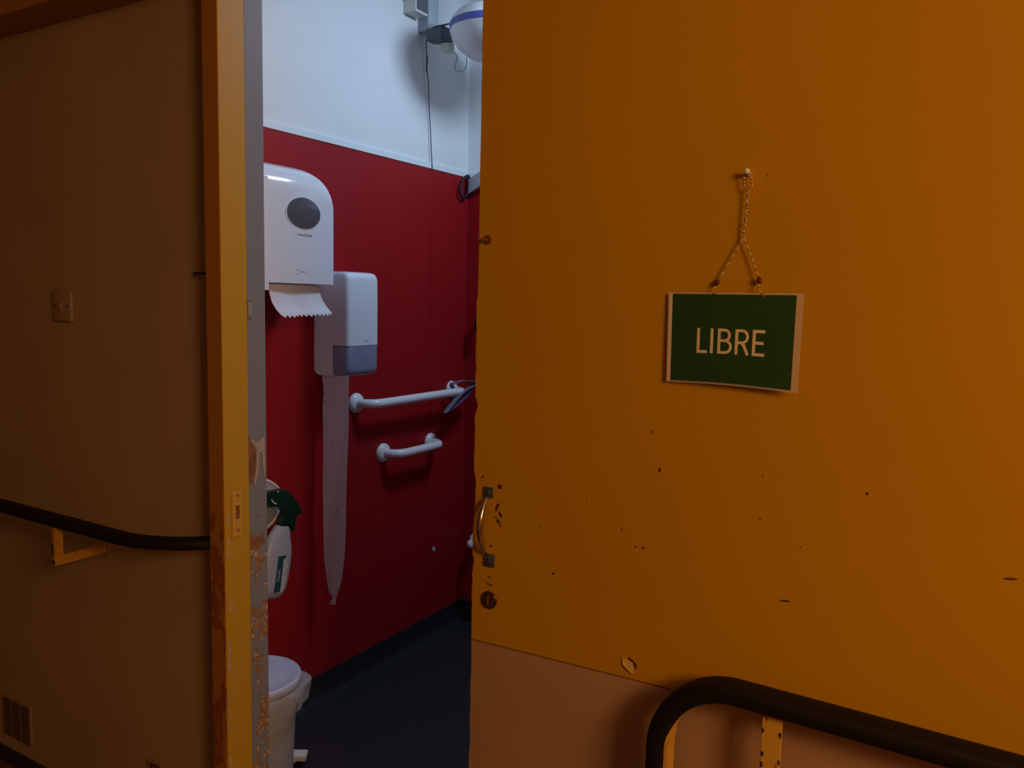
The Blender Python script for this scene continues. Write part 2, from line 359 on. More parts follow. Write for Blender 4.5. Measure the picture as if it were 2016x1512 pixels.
chip(1160,982,1.3,4,mi=2); chip(964,1149,3,1.8,mi=2, th=0.0009); chip(1514,347,1,1,mi=2)
# gouge with a lifted flap of paint
chip(1243,1308,15,13,-.5,mi=1)
P = [on_y(a, b, YD) for a, b in [(1226,1294),(1236,1298),(1246,1304),(1250,1316),(1247,1326),(1238,1318),(1228,1306)]]
pan.mi = 2; pan.prism([p + Vector((0, -0.0006-0.003*i/6, 0)) for i, p in enumerate(P)], (0, -0.0012, 0))
pan.mi = 0
pan.build('door_panel', [M['door'], M['chip'], M['chiplight']], door)
kick_edge = [(-0.884 + r.random()*0.003, ZK*i/24 + 0.01) for i in range(24)]
kp = [Vector((x, YD, z)) for x, z in kick_edge[:-1]] + [Vector((-0.8825, YD, ZK-0.0025)), Vector((0.16, YD, ZK+0.0190)), Vector((0.16, YD, 0.01))]
MB().prism(kp, (0, 0.04, 0)).build('kick_plate', M['kick'], door)
MB().prism([Vector((-0.880, YD+0.002, ZK-0.0026)), Vector((-0.880, YD+0.002, ZK+0.0001)), Vector((0.158, YD+0.002, ZK+0.0216)), Vector((0.158, YD+0.002, ZK+0.0189))], (0, 0.036, 0)).build('seam', M['seam'], door)
# D pull handle
ht = on_y(963, 968, YD); hb = on_y(965, 1104, YD)
hd = MB()
path = []
za, zb_ = ht.z-0.012, hb.z+0.016
for i in range(21):
    t = i/20; path.append((ht.x-0.002+0.0*t, YD-0.005-0.024*math.sin(PI*t)**0.7, za+(zb_-za)*t))
hd.tube(path, [0.0035+0.0040*math.sin(PI*i/20) for i in range(21)], 12)
hg = hd.build('pull_handle', M['steel'], door, smooth=True)
ft = MB(); ft.box(ht.x-0.011, ht.x+0.011, YD-0.005, YD, ht.z-0.012, ht.z+0.010, 0.005)
ft.box(hb.x-0.013, hb.x+0.012, YD-0.005, YD, hb.z-0.012, hb.z+0.015, 0.005)
ft.build('mounting_foot', M['dullsteel'], hg, smooth=True)
sc = MB()
for q in (ht, hb): sc.lathe((q.x, YD-0.005, q.z), (0, -1, 0), [(0.004, 0), (0.004, 0.001), (0.002, 0.002)], 12)
sc.build('screw', M['dullsteel'], hg, smooth=True)
# round lock escutcheon
lk = on_y(963, 1181, YD)
esc = MB().lathe((lk.x, YD, lk.z), (0, -1, 0), [(0.0185, 0), (0.0185, 0.002), (0.017, 0.004), (0.012, 0.005), (0.003, 0.005)], 36).build('lock_escutcheon', M['bronze'], door, smooth=True)
MB().box(lk.x-0.0012, lk.x+0.0012, YD-0.0065, YD-0.0045, lk.z-0.009, lk.z+0.004).build('thumb_slot', M['rust'], esc)
MB().lathe((lk.x, YD-0.004, lk.z+0.007), (0, -1, 0), [(0.004, 0), (0.004, 0.002), (0.002, 0.003)], 14).build('rivet', M['brass'], esc, smooth=True)

# little hook screwed in near the door's top left edge
hk = on_y(957, 472, YD)
h = MB(); h.lathe((hk.x+0.004, YD, hk.z), (0, -1, 0), [(0.009, 0), (0.009, 0.002), (0.005, 0.004)], 16)
h.tube([(hk.x+0.004, YD-0.003, hk.z), (hk.x+0.002, YD-0.016, hk.z-0.002), (hk.x-0.005, YD-0.018, hk.z-0.002), (hk.x-0.009, YD-0.012, hk.z+0.001)], [0.0035, 0.003, 0.0026, 0.0022], 10)
tag(h.build('screw_hook', M['brass'], smooth=True), 'small brown metal hook screwed into the orange door near its left edge', 'hook')

# ================================================================ SIGN
NP = on_y(1475, 348, YD)
pin = MB(); pin.lathe((NP.x, YD, NP.z+0.003), (0, -1, 0.25), [(0.0035, 0), (0.003, 0.006), (0.0028, 0.012), (0.0045, 0.014), (0.0048, 0.018), (0.002, 0.020)], 14)
tag(pin.build('push_pin', M['plastic2'], smooth=True), 'white push pin in the orange door holding the sign cord', 'pin')
sign = empty('hanging_sign', (-0.377, YD-0.008, 1.465)); tag(sign, 'dark green laminated sign reading LIBRE hanging by a speckled cord on the orange door', 'sign')
TL, TR, BR, BL = on_y(1318,577,YD-0.006), on_y(1580,580,YD-0.012), on_y(1567,773,YD-0.020), on_y(1313,750,YD-0.008)
def sheet_pt(u, v, off=0.0):
    top = TL.lerp(TR, u); bot = BL.lerp(BR, u); p = top.lerp(bot, v)
    bow = 0.003*math.sin(PI*u)*v
    return p + Vector((0, -off - 0.004*math.sin(PI*u)*0.6, bow))
def sheet(u0, u1, v0, v1, off, name, m, nu=16, nv=6, parent=sign, th=0.0004):
    bm_ = MB(); A = []; B = []
    for i in range(nu+1):
        A.append([bm_.bm.verts.new(sheet_pt(u0+(u1-u0)*i/nu, v0+(v1-v0)*j/nv, off)) for j in range(nv+1)])
        B.append([bm_.bm.verts.new(sheet_pt(u0+(u1-u0)*i/nu, v0+(v1-v0)*j/nv, off+th)) for j in range(nv+1)])
    for i in range(nu):
        for j in range(nv):
            bm_.bm.faces.new((A[i][j], A[i+1][j], A[i+1][j+1], A[i][j+1])); bm_.bm.faces.new((B[i][j], B[i][j+1], B[i+1][j+1], B[i+1][j]))
    for i in range(nu):
        for j in (0, nv): bm_.bm.faces.new((A[i][j], B[i][j], B[i+1][j], A[i+1][j]))
    for j in range(nv):
        for i in (0, nu): bm_.bm.faces.new((A[i][j], A[i][j+1], B[i][j+1], B[i][j]))
    return bm_.build(name, m, parent, smooth=True)
card = sheet(0.030, 0.962, 0.008, 0.985, 0.0004, 'card', M['greensign'])
tag(sheet(0.0, 0.028, 0.004, 0.992, 0.0004, 'white_margin', M['letter'], 2), 'pale strip down the left edge')
sheet(-0.008, 1.012, -0.012, 1.006, 0.0, 'laminate', M['lam'])
# letters as stroked shapes lying on the card
def stroke(mb, pl, wd=0.0050):
    P = [Vector(p).to_3d() for p in pl]; n = len(P); A = []; B = []
    for i in range(n):
        ta = (P[i]-P[i-1]).normalized() if i else (P[1]-P[0]).normalized(); tb = (P[i+1]-P[i]).normalized() if i < n-1 else ta; t = (ta+tb).normalized()
        nn = Vector((-t.y, t.x, 0))
        if 0 < i < n-1:
            t1 = (P[i]-P[i-1]).normalized(); c = max(0.5, Vector((-t1.y, t1.x, 0)).dot(nn)); nn = nn/c
        A.append(P[i] + nn*wd/2); B.append(P[i] - nn*wd/2)
    def W(q): return sheet_pt(q.x, q.y, 0.0009)
    sc_u, sc_v = 0.22, 0.152
    VA = [mb.bm.verts.new(W(Vector((a.x/sc_u, a.y/sc_v)))) for a in A]; VB = [mb.bm.verts.new(W(Vector((b.x/sc_u, b.y/sc_v)))) for b in B]
    for i in range(n-1): mb.bm.faces.new((VA[i], VA[i+1], VB[i+1], VB[i]))
H0, H1 = 0.0585, 0.1005        # top and foot of the letters below the card's top edge
lt = MB()
def X(u): return 0.055 + u
def arc(cx, cy, rx, ry, a0, a1, n=10): return [(cx+rx*math.cos(math.radians(a0+(a1-a0)*i/n)), cy+ry*math.sin(math.radians(a0+(a1-a0)*i/n))) for i in range(n+1)]
mid = (H0+H1)/2
stroke(lt, [(X(0), H0), (X(0), H1-0.0021), (X(0.016), H1-0.0021)])
stroke(lt, [(X(0.0235), H0), (X(0.0235), H1)])
xb = X(0.036); wd = 0.0042
stroke(lt, [(xb, H0), (xb, H1)])
stroke(lt, [(xb, H0+wd/2), (xb+0.009, H0+wd/2)] + arc(xb+0.009, (H0+wd/2+mid-0.001)/2, 0.0085, (mid-0.001-H0-wd/2)/2, -90, 90)[1:] + [(xb, mid-0.001)], 0.0045)
stroke(lt, [(xb, mid-0.001), (xb+0.010, mid-0.001)] + arc(xb+0.010, (H1-wd/2+mid-0.001)/2, 0.010, (H1-wd/2-mid+0.001)/2, -90, 90)[1:] + [(xb, H1-wd/2)], 0.0045)
xr = X(0.0655)
stroke(lt, [(xr, H0), (xr, H1)])
stroke(lt, [(xr, H0+wd/2), (xr+0.009, H0+wd/2)] + arc(xr+0.009, (H0+wd/2+mid+0.001)/2, 0.009, (mid+0.001-H0-wd/2)/2, -90, 90)[1:] + [(xr, mid+0.001)], 0.0045)
stroke(lt, [(xr+0.008, mid+0.001), (xr+0.0125, mid+0.006), (xr+0.019, H1)])
xe = X(0.094)
stroke(lt, [(xe+0.0175, H0+wd/2), (xe, H0+wd/2), (xe, H1-wd/2), (xe+0.0175, H1-wd/2)]); stroke(lt, [(xe, mid), (xe+0.0155, mid)])
lt.build('lettering', M['letter'], card)
# cord: loop over the pin, twisted drop, two legs down to the card
J = on_y(1464, 468, YD-0.008); E1 = on_y(1412, 556, YD-0.007); E2 = on_y(1495, 552, YD-0.009)
T1 = on_y(1407, 578, YD-0.009); T2 = on_y(1503, 581, YD-0.012); N0 = Vector((NP.x, YD-0.013, NP.z+0.005))
cr = MB(); J2 = on_y(1473, 378, YD-0.010)
def tw(a, b, ph, n=26, rad=0.0013, turns=7): return [a.lerp(b, i/n) + Vector((rad*math.cos(ph+2*PI*turns*i/n), rad*math.sin(ph+2*PI*turns*i/n), 0)) for i in range(n+1)]
cr.tube([E1, E1.lerp(J, 0.5)+Vector((0.001, -0.001, 0)), J]+tw(J, J2, 0)+[J2+Vector((-0.006, 0, 0.008)), N0+Vector((-0.006, 0.002, -0.003)), N0, N0+Vector((0.006, 0.002, -0.004)), J2+Vector((0.006, 0, 0.010))]+tw(J2, J, PI)+[J, J.lerp(E2, 0.5)+Vector((0.001, 0, 0)), E2], 0.0011, 8)
cr.tube([E1, T1.lerp(E1, 0.5)+Vector((-0.002, -0.001, 0)), T1+Vector((0, -0.002, 0)), T1+Vector((0, 0.001, -0.002))], 0.0010, 6)
cr.tube([E2, T2.lerp(E2, 0.4)+Vector((-0.004, -0.001, 0)), T2+Vector((0, -0.002, 0)), T2+Vector((0, 0.001, -0.002))], 0.0010, 6)
cr.build('cord', M['cordm'], sign, smooth=True)
for q, d in ((E1, (0.5, 0, 1)), (E2, (-0.35, 0, 1))):
    MB().lathe(q - Vector(d).normalized()*0.006, d, [(0.001, 0), (0.0038, 0.003), (0.0042, 0.007), (0.0028, 0.010), (0.001, 0.0125)], 12).build('cord_bead', M['knot'], sign, smooth=True)
for q in (T1, T2):
    MB().lathe(q + Vector((0, -0.0005, -0.001)), (0, -1, 0), [(0.0035, 0), (0.0035, 0.0012), (0.002, 0.0016)], 14).build('eyelet', M['brass'], sign, smooth=True)

# ================================================================ HANDRAILS
ZH = 0.963
def arc3(c, a, b, r_, a0, a1, n=12):
    return [c + a*(r_*math.cos(a0+(a1-a0)*i/n)) + b*(r_*math.sin(a0+(a1-a0)*i/n)) for i in range(n+1)]
# right rail, its end turned down in a hook
YR_ = 1.288; AX, AZ = Vector((1,0,0)), Vector((0,0,1))
hr = empty('handrail', (0.5, YR_, 0)); tag(hr, 'black handrail with down-curved end standing in front of the orange door, at right', 'handrail')
cx_, cz_, rr_ = -0.3225, 0.841, 0.1285
def rail_path(off):
    c = Vector((cx_, YR_, cz_)); R_ = rr_ - off
    return [Vector((1.6, YR_, cz_+R_-0.036)), Vector((0.6, YR_, cz_+R_-0.016)), Vector((0.0, YR_, cz_+R_-0.005))] + arc3(c, AX, AZ, R_, PI/2, PI, 20) + [Vector((cx_-R_, YR_, 0.5)), Vector((cx_-R_, YR_, 0.012))]
def dsec(path, hw, ht, m, name, par, clip=None, off=0.0):
    sec = [(hw*math.copysign(abs(math.cos(a))**0.6, math.cos(a)), ht*math.copysign(abs(math.sin(a))**0.75, math.sin(a))) for a in [2*PI*k/28 for k in range(28)]]
    b_ = MB(); P = [Vector(p) for p in path]; rs = []
    for i, p in enumerate(P):
        t = (P[min(i+1, len(P)-1)] - P[max(i-1, 0)]).normalized()
        side = Vector((0, 1, 0)) if abs(t.z) > 0.02 or abs(t.y) < 0.02 else Vector((-t.y, t.x, 0)); side = (side - t*side.dot(t)).normalized(); nn = t.cross(side)
        rs.append([p + side*u + nn*(v+off) for u, v in sec])
    b_.rings(rs)
    if clip is not None:
        g_ = list(b_.bm.verts)+list(b_.bm.edges)+list(b_.bm.faces)
        r_ = bmesh.ops.bisect_plane(b_.bm, geom=g_, plane_co=(clip, 0, 0), plane_no=(1, 0, 0), clear_outer=True)
        bmesh.ops.holes_fill(b_.bm, edges=[e for e in b_.bm.edges if e.is_boundary])
    return b_.build(name, m, par, smooth=True, angle=50)
dsec(rail_path(0), 0.0250, 0.0185, M['grip'], 'grip', hr)
cpath = [p.lerp(q, min(1, i/7)) for i, (p, q) in enumerate(zip(rail_path(0.012)[13:], rail_path(0.0190)[13:]))]
MB().tube(cpath, 0.01, flat=[(0.0185*min(1, 0.04+i/8), 0.003) for i in range(len(cpath))], up=(0, 1, 0)).build('core_bar', M['ymetal'], hr)
pp = MB(); xa, xb_ = on_y(1500, 1450, YR_).x, on_y(1539, 1450, YR_).x
pp.box(xa, xb_, YR_-0.004, YR_+0.004, 0.01, ZH-0.010, 0.0008)
cb = pp; cb.mi = 1; r = random.Random(9)
for side, xx in ((-1, xa), (1, xb_)):
    z = 0.925
    while z > 0.5:
        hh = r.uniform(0.006, 0.016); ww = r.uniform(0.002, 0.006)
        if r.random() < 0.75:
            P = [Vector((xx, YR_-0.0042, z)), Vector((xx-side*ww, YR_-0.0042, z-hh*0.2)), Vector((xx-side*ww*1.2, YR_-0.0042, z-hh*0.6)), Vector((xx, YR_-0.0042, z-hh))]
            cb.prism(P, (0, -0.0003, 0))
        z -= r.uniform(0.01, 0.03)
post = pp.build('post', [M['ymetal'], M['gapdark']], hr)
MB().box(xa-0.02, xb_+0.02, YR_-0.04, YR_+0.04, 0, 0.010, 0.002).build('foot_plate', M['ymetal'], post)
p2 = MB().box(1.0, 1.035, YR_-0.004, YR_+0.004, 0.01, ZH-0.010, 0.0008).build('post', M['ymetal'], hr)
MB().box(0.98, 1.055, YR_-0.04, YR_+0.04, 0, 0.010, 0.002).build('foot_plate', M['ymetal'], p2)

# left rail, bending back into the jamb
YL = 1.260
hl = empty('handrail', (-3.0, YL, 0.9)); tag(hl, 'black handrail bending back to the jamb on the tan wall, at left', 'handrail')
d2 = Vector((math.sin(math.radians(48)), math.cos(math.radians(48)), 0)); Rb = 0.30
c = Vector((-1.925, YL+Rb, ZH)); pa = [Vector((-4.5, YL, ZH)), Vector((-3.2, YL, ZH)), Vector((-2.4, YL, ZH))]
pa += [c + Vector((Rb*math.sin(a), -Rb*math.cos(a), 0)) for a in [math.radians(42)*i/12 for i in range(13)]]
last = pa[-1]; t = Vector((math.cos(math.radians(42)), math.sin(math.radians(42)), 0)); pa.append(last + t*0.12)
dsec(pa, 0.0245, 0.0150, M['grip'], 'grip', hl, clip=-1.683)
for xq in (-2.205, -3.6):
    b_ = MB(); b_.box(xq-0.008, xq+0.008, YL-0.014, YL+0.010, 0.838, ZH-0.015, 0.001)
    b_.box(xq-0.008, xq+0.008, YL+0.009, YW-0.003, 0.838, 0.864, 0.001)
    k = b_; k.mi = 1; k.box(xq-0.009, xq-0.001, YL-0.0145, YL-0.0135, 0.868, 0.900); k.box(xq-0.008, xq+0.004, YL-0.0145, YL-0.0135, 0.842, 0.852)
    br = b_.build('bracket', [M['ymetal_shaded'], M['gapdark']], hl)
    MB().box(xq-0.024, xq+0.024, YW-0.004, YW, 0.825, 0.885, 0.001).build('wall_plate', M['tan'], br)

# ================================================================ LEFT WALL FITTINGS
s0, s1 = on_y(107, 572, YW), on_y(146, 634, YW)
sw = MB().box(s0.x, s1.x, YW-0.009, YW, s1.z, s0.z, 0.003).build('switch_plate', M['switchp'], smooth=True); tag(sw, 'dim brownish switch plate on the tan corridor wall', 'switch')
cxs, czs = (s0.x+s1.x)/2, (s0.z+s1.z)/2
MB().box(cxs-0.010, cxs+0.006, YW-0.013, YW-0.009, czs-0.014, czs+0.014, 0.002).build('rocker', M['switchp'], sw)
for dx in (-0.030, 0.030): MB().lathe((cxs+dx, YW-0.009, czs), (0,-1,0), [(0.004, 0), (0.003, 0.001)], 10).build('screw', M['slot'], sw)
def grille(x0, x1, z0, z1, label, name='vent_grille', cols=3, rows=14):
    g_ = empty(name, ((x0+x1)/2, YW, z0)); tag(g_, label, 'vent', 'vent grilles in the corridor wall')
    MB().box(x0, x1, YW-0.006, YW, z0, z1, 0.002).build('frame', M['vent'], g_)
    sl = MB(); cw = (x1-x0-0.016)/cols; rh = (z1-z0-0.012)/rows
    for i in range(cols):
        for j in range(rows):
            xx = x0+0.008+i*cw; zz = z0+0.006+j*rh
            sl.box(xx+0.004, xx+cw-0.004, YW-0.0066, YW-0.0055, zz+rh*0.22, zz+rh*0.78)
    sl.build('slots', M['slot'], g_)
a0, a1 = on_y(6, 1362, YW), on_y(66, 1470, YW)
grille(a0.x, a1.x, a1.z-0.004, a0.z-0.004, 'slotted brown vent grille low on the wall at far left, above the skirting')
b0 = on_y(293, 1491, YW); b1 = on_y(319, 1491, YW)
grille(b0.x, b1.x+0.004, b0.z-0.15, b0.z, 'slotted brown vent grille low on the wall nearest the yellow jamb', cols=1)
q0, q1 = on_y(388, 538, YW), on_y(414, 540, YW)
t_ = MB(); t_.tube([(q0.x, YW, q0.z), (q0.x+0.004, YW-0.012, q0.z), (q0.x+0.03, YW-0.02, q0.z-0.001), (-1.684, YW-0.022, q0.z-0.002)], [0.003, 0.003, 0.0035, 0.004], 8)
tag(t_.build('metal_hook', M['slot'], smooth=True), 'thin black metal hook reaching to the jamb on the tan wall', 'hook')

# ================================================================ PAPER TOWEL DISPENSER (upper, nearest)
XF = -1.985
tw_ = empty('paper_towel_dispenser', (XR, 1.95, 1.62)); tag(tw_, 'large white paper towel dispenser with round dark window on the red wall', 'dispenser')
Y0, Y1 = 1.80, 2.141; Z0, Z1 = 1.640, 2.030
# cover: profile in X-Z (top sweeps over), superellipse-rounded far top corner
cv = MB(); PROF = [(0, -0.006), (0.3, -0.006), (0.45, -0.003), (0.58, 0.002), (0.68, 0.008), (0.77, 0.016), (0.85, 0.026), (0.91, 0.037), (0.955, 0.050), (0.985, 0.066), (1.0, 0.085)]
ys = [Y0-0.03+(Y1-0.115-Y0+0.03)*i/14 for i in range(14)] + [Y1-0.115+0.115*math.sin(PI/2*i/16) for i in range(17)]
colsv = []
for y in ys:
    q_ = max(0.0, (y-(Y1-0.115))/0.115); drop = 0.144*(1-max(0.0, 1-q_**2.5)**(1/2.5))
    edge_r = max(0.0, (y-(Y1-0.012))/0.012)            # small round-over along the far side
    fr = XF - (y-2.0)**2/(2*1.05) - 0.010*(1-math.sqrt(max(0.0, 1-edge_r**2)))
    xw = XR+0.018; col_ = []
    for t_, ins in PROF: col_.append(Vector((xw+(fr-xw)*t_, y, Z1-drop-ins*(1-0.45*q_))))
    zt_ = col_[-1].z
    for j in range(1, 9): col_.append(Vector((fr, y, zt_+(Z0-zt_)*j/8)))
    col_.append(Vector((xw, y, Z0)))
    colsv.append(col_)
cv.rings(colsv); cover = cv.build('cover', M['plastic'], tw_, smooth=True, angle=40)
XFW = XF - 0.0015
MB().box(XR, XR+0.020, Y0-0.02, Y1+0.004, Z0-0.01, Z1-0.03, 0.004).build('back_plate', M['plastic2'], tw_)
pn = on_x(515, 571, XF+0.001); pf = on_x(530, 571, XF+0.001)
MB().box(XF-0.016, XF+0.001, pn.y, pf.y, pn.z, Z0+0.33, 0.002).build('side_bracket', M['plastic2'], tw_)
wc = on_x(598, 420, XF)
MB().lathe((XF-0.0014, wc.y, wc.z), (1, -0.038, 0), [(0.0765, -0.006), (0.0765, 0.002), (0.073, 0.0026)], 48, sx=0.70).build('rim', M['plastic'], cover, smooth=True)
MB().lathe((XF-0.0008, wc.y, wc.z), (1, -0.038, 0), [(0.0725, -0.004), (0.0725, 0.0024), (0.068, 0.0032), (0.03, 0.005), (0.001, 0.0055)], 48, sx=0.70).build('round_window', M['smoke'], tw_, smooth=True)
def text(body, size, origin, udir, vdir, m, name, parent, sx=1.0, ext=0.0003):
    cu = bpy.data.curves.new(name, 'FONT'); cu.body = body; cu.size = size; cu.extrude = ext; cu.align_x = 'CENTER'; cu.align_y = 'CENTER'; cu.resolution_u = 3
    tmp = bpy.data.objects.new(name+'_tmp', cu); COL.objects.link(tmp); dg = bpy.context.evaluated_depsgraph_get()
    me = bpy.data.meshes.new_from_object(tmp.evaluated_get(dg)); bpy.data.objects.remove(tmp)
    u = Vector(udir).normalized()*sx; v = Vector(vdir).normalized(); n_ = Vector(udir).cross(Vector(vdir)).normalized()
    org = parent.matrix_world.translation
    for vt in me.vertices: c_ = vt.co.copy(); vt.co = Vector(origin) + u*c_.x + v*c_.y + n_*c_.z - org
    me.materials.clear(); me.materials.append(m); me.name = name
    o = bpy.data.objects.new(name, me); COL.objects.link(o); o.parent = parent; return o
lc = on_x(600, 463, XF)
text('Kimberly-Clark', 0.0105, (XF+0.0003, lc.y, lc.z), (0.032,1,0), (0,0,1), M['ink'], 'lettering', cover)
MB().tube([Vector((XF-0.0017, lc.y-0.038+0.0045*math.cos(a), lc.z+0.001+0.0045*math.sin(a))) for a in [2*PI*i/16 for i in range(16)]], 0.0006, 6, close=True).build('emblem', M['ink'], cover)
mk = MB(); q = on_x(598, 535, XF)
mk.box(XF-0.0002, XF+0.0005, q.y-0.022, q.y+0.022, q.z-0.001, q.z+0.0005)
for dy in (-0.026, 0.026):
    for dz in (-0.008, 0.006): mk.box(XF-0.0002, XF+0.0005, q.y+dy-0.003, q.y+dy+0.003, q.z+dz, q.z+dz+0.0015)
mk.build('latch_mark', M['inklight'], cover)
# towel sheet hanging out, sawtooth edge
pt = MB(); nU = 45; nV = 12; XP = XF-0.03
cL = [on_x(a, b, XP) for a, b in [(530,559),(529,575),(532,595),(537,610),(541,620)]]; cR = [on_x(a, b, XP) for a, b in [(628,561),(629,575),(632,590),(637,604),(642,615)]]
def polylerp(P, t): t *= len(P)-1; i = min(int(t), len(P)-2); return P[i].lerp(P[i+1], t-i)
G = []
for s_ in (0, 1):
    g2 = []
    for j in range(nV+1):
        row = []
        for i in range(nU+1):
            v = j/nV; p = polylerp(cL, v).lerp(polylerp(cR, v), i/nU)
            p = p + Vector((0.03*v*v + 0.003*math.sin(i*0.25)*v + (0.0006 if s_ else 0), 0, 0))
            if j == nV: p.z -= 0.012*((i*12/nU) % 1.0)
            row.append(pt.bm.verts.new(p))
        g2.append(row)
    G.append(g2)
for g2 in G:
    for j in range(nV):
        for i in range(nU): pt.bm.faces.new((g2[j][i], g2[j][i+1], g2[j+1][i+1], g2[j+1][i]))
for j in range(nV):
    for i in (0, nU): pt.bm.faces.new((G[0][j][i], G[0][j+1][i], G[1][j+1][i], G[1][j][i]))
for i in range(nU):
    for j in (0, nV): pt.bm.faces.new((G[0][j][i], G[0][j][i+1], G[1][j][i+1], G[1][j][i]))
tag(pt.build('paper_towel', M['paper'], smooth=True), 'white paper towel with a sawtooth edge hanging below the round-windowed dispenser', 'paper towel')

# ================================================================ TOILET PAPER DISPENSER (lower, farther)
XB = -2.050; ya, yb = 2.268, 2.447
td = empty('tissue_dispenser', (XR, 2.36, 1.30)); tag(td, 'white toilet tissue dispenser with blue-grey lower window on the red wall', 'dispenser')
def disp_ring(z, ins, yin=0.0):
    """horizontal section with rounded front corners"""
    x1 = XB - ins; out = [Vector((XR, ya+yin, z))]; R = 0.016
    for (cy, a0) in ((ya+yin+R, PI), (yb-yin-R, PI/2)):
        for i in range(7):
            a = a0-(PI/2)*i/6; out.append(Vector((x1-R+R*math.sin(a if a0 == PI else a), cy+R*math.cos(a), z)))
    out.append(Vector((XR, yb-yin, z))); return out
def fix_ring(z, ins, yin):
    x1 = XB-ins; R = 0.016; y0_, y1_ = ya+yin, yb-yin
    out = [Vector((XR, y0_, z))]
    out += [Vector((x1-R+R*math.sin(a), y0_+R-R*math.cos(a), z)) for a in [PI/2*i/6 for i in range(7)]]
    out += [Vector((x1-R+R*math.cos(a), y1_-R+R*math.sin(a), z)) for a in [PI/2*i/6 for i in range(7)]]
    out.append(Vector((XR, y1_, z))); return out
zs = 1.418
b_ = MB(); b_.rings([fix_ring(z, i_, yi) for z, i_, yi in [(zs, 0, 0), (1.55, 0, 0), (1.66, 0.001, 0), (1.676, 0.004, 0.002), (1.686, 0.010, 0.006), (1.691, 0.020, 0.014), (1.693, 0.034, 0.024)]])
up_ = b_.build('housing', M['plastic'], td, smooth=True, angle=50)
b_ = MB(); b_.rings([fix_ring(z, i_, yi) for z, i_, yi in [(1.302, 0.030, 0.020), (1.305, 0.014, 0.009), (1.312, 0.005, 0.003), (1.33, 0.001, 0.001), (zs-0.002, 0.001, 0.001)]])
lowr = b_.build('lower_window', M['bluewin'], td, smooth=True, angle=50)
b_ = MB(); b_.prism([Vector((XR, ya-0.0015, 1.318)), Vector((XR, ya-0.0015, zs)), Vector((-2.123, ya-0.0015, zs)), Vector((-2.123, ya-0.0015, 1.303)), Vector((-2.195, ya-0.0015, 1.303))], (0, 0.012, 0)); b_.build('side_panel', M['plastic'], td)
MB().box(XR, XB-0.002, ya+0.001, yb-0.001, zs-0.0024, zs-0.0001).build('seam', M['gapdark'], td)
q = on_x(721, 671, XB)
text('TORK', 0.010, (XB+0.0004, q.y, q.z), (0,1,0), (0,0,1), M['inklight'], 'lettering', up_)
# long strip of tissue
st = MB(); nj = 34; yS = ya+0.045
Lp = [(633,735),(637,765),(634,800),(636,900),(637,1000),(637,1100),(643,1150),(648,1172)]
Rp = [(686,735),(685,765),(685,850),(683,950),(681,1030),(677,1100),(670,1150),(663,1172)]
def pl_at(P, y_):
    for i in range(len(P)-1):
        if P[i][1] <= y_ <= P[i+1][1]: return P[i][0]+(P[i+1][0]-P[i][0])*(y_-P[i][1])/(P[i+1][1]-P[i][1])
    return P[-1][0]
YT = ya+0.012
A = []; B = []
for j in range(nj+1):
    yy = 735+(1172-735)*j/nj; l_, r_ = on_y(pl_at(Lp, yy), yy, YT), on_y(pl_at(Rp, yy), yy, YT); ra = []; rb = []
    for i in range(7):
        p = l_.lerp(r_, i/6) + Vector((0, 0.003*math.sin(i*1.1+j*0.25), 0)); ra.append(st.bm.verts.new(p)); rb.append(st.bm.verts.new(p+Vector((0, 0.0007, 0))))
    A.append(ra); B.append(rb)
for j in range(nj):
    for i in range(6):
        st.bm.faces.new((A[j][i], A[j][i+1], A[j+1][i+1], A[j+1][i])); st.bm.faces.new((B[j][i], B[j+1][i], B[j+1][i+1], B[j][i+1]))
    for i in (0, 6): st.bm.faces.new((A[j][i], A[j+1][i], B[j+1][i], B[j][i]))
# torn, twisted tip
P = [on_y(a, b, YT-0.001) for a, b in [(656,1162),(666,1158),(661,1178),(660,1190),(648,1190),(654,1178)]]
st.prism(P, (0, 0.002, 0))
tag(st.build('toilet_paper', M['tissue'], smooth=True), 'long strip of patterned toilet paper hanging down the red wall from the tissue dispenser', 'toilet paper')

# ================================================================ GRAB BARS
def grab_bar(yA, yB, z, proj, label, R=0.062):
    g_ = empty('grab_bar', (XR, (yA+yB)/2, z)); tag(g_, label, 'grab bar', 'white grab bars on the red wall')
    c1 = Vector((XR+proj-R, yA+R, z)); xo = XR+proj
    pth = [Vector((XR+0.008, yA, z)), Vector((XR+proj-R, yA, z))]
    pth += [Vector((XR+proj-R+R*math.sin(a), yA+R-R*math.cos(a), z)) for a in [PI/2*i/10 for i in range(1, 11)]]
    pth += [Vector((XR+proj-R+R*math.cos(a), yB-R+R*math.sin(a), z)) for a in [PI/2*i/10 for i in range(0, 11)]]
    pth += [Vector((XR+0.008, yB, z))]
    MB().tube(pth, 0.0185, 20, up=(0, 0, 1)).build('tube', M['rail'], g_, smooth=True, angle=60)
    for yy in (yA, yB):
        MB().lathe((XR, yy, z), (1, 0, 0), [(0.041, 0), (0.041, 0.004), (0.038, 0.012), (0.028, 0.019), (0.017, 0.021)], 32).build('flange', M['rail'], g_, smooth=True, angle=50)
    return g_
grab_bar(2.500, 3.175, 1.171, 0.085, 'longer white grab bar, uppermost of the three on the red wall')
grab_bar(2.672, 3.010, 0.940, 0.080, 'shorter white grab bar in the middle of the three, below the long one')
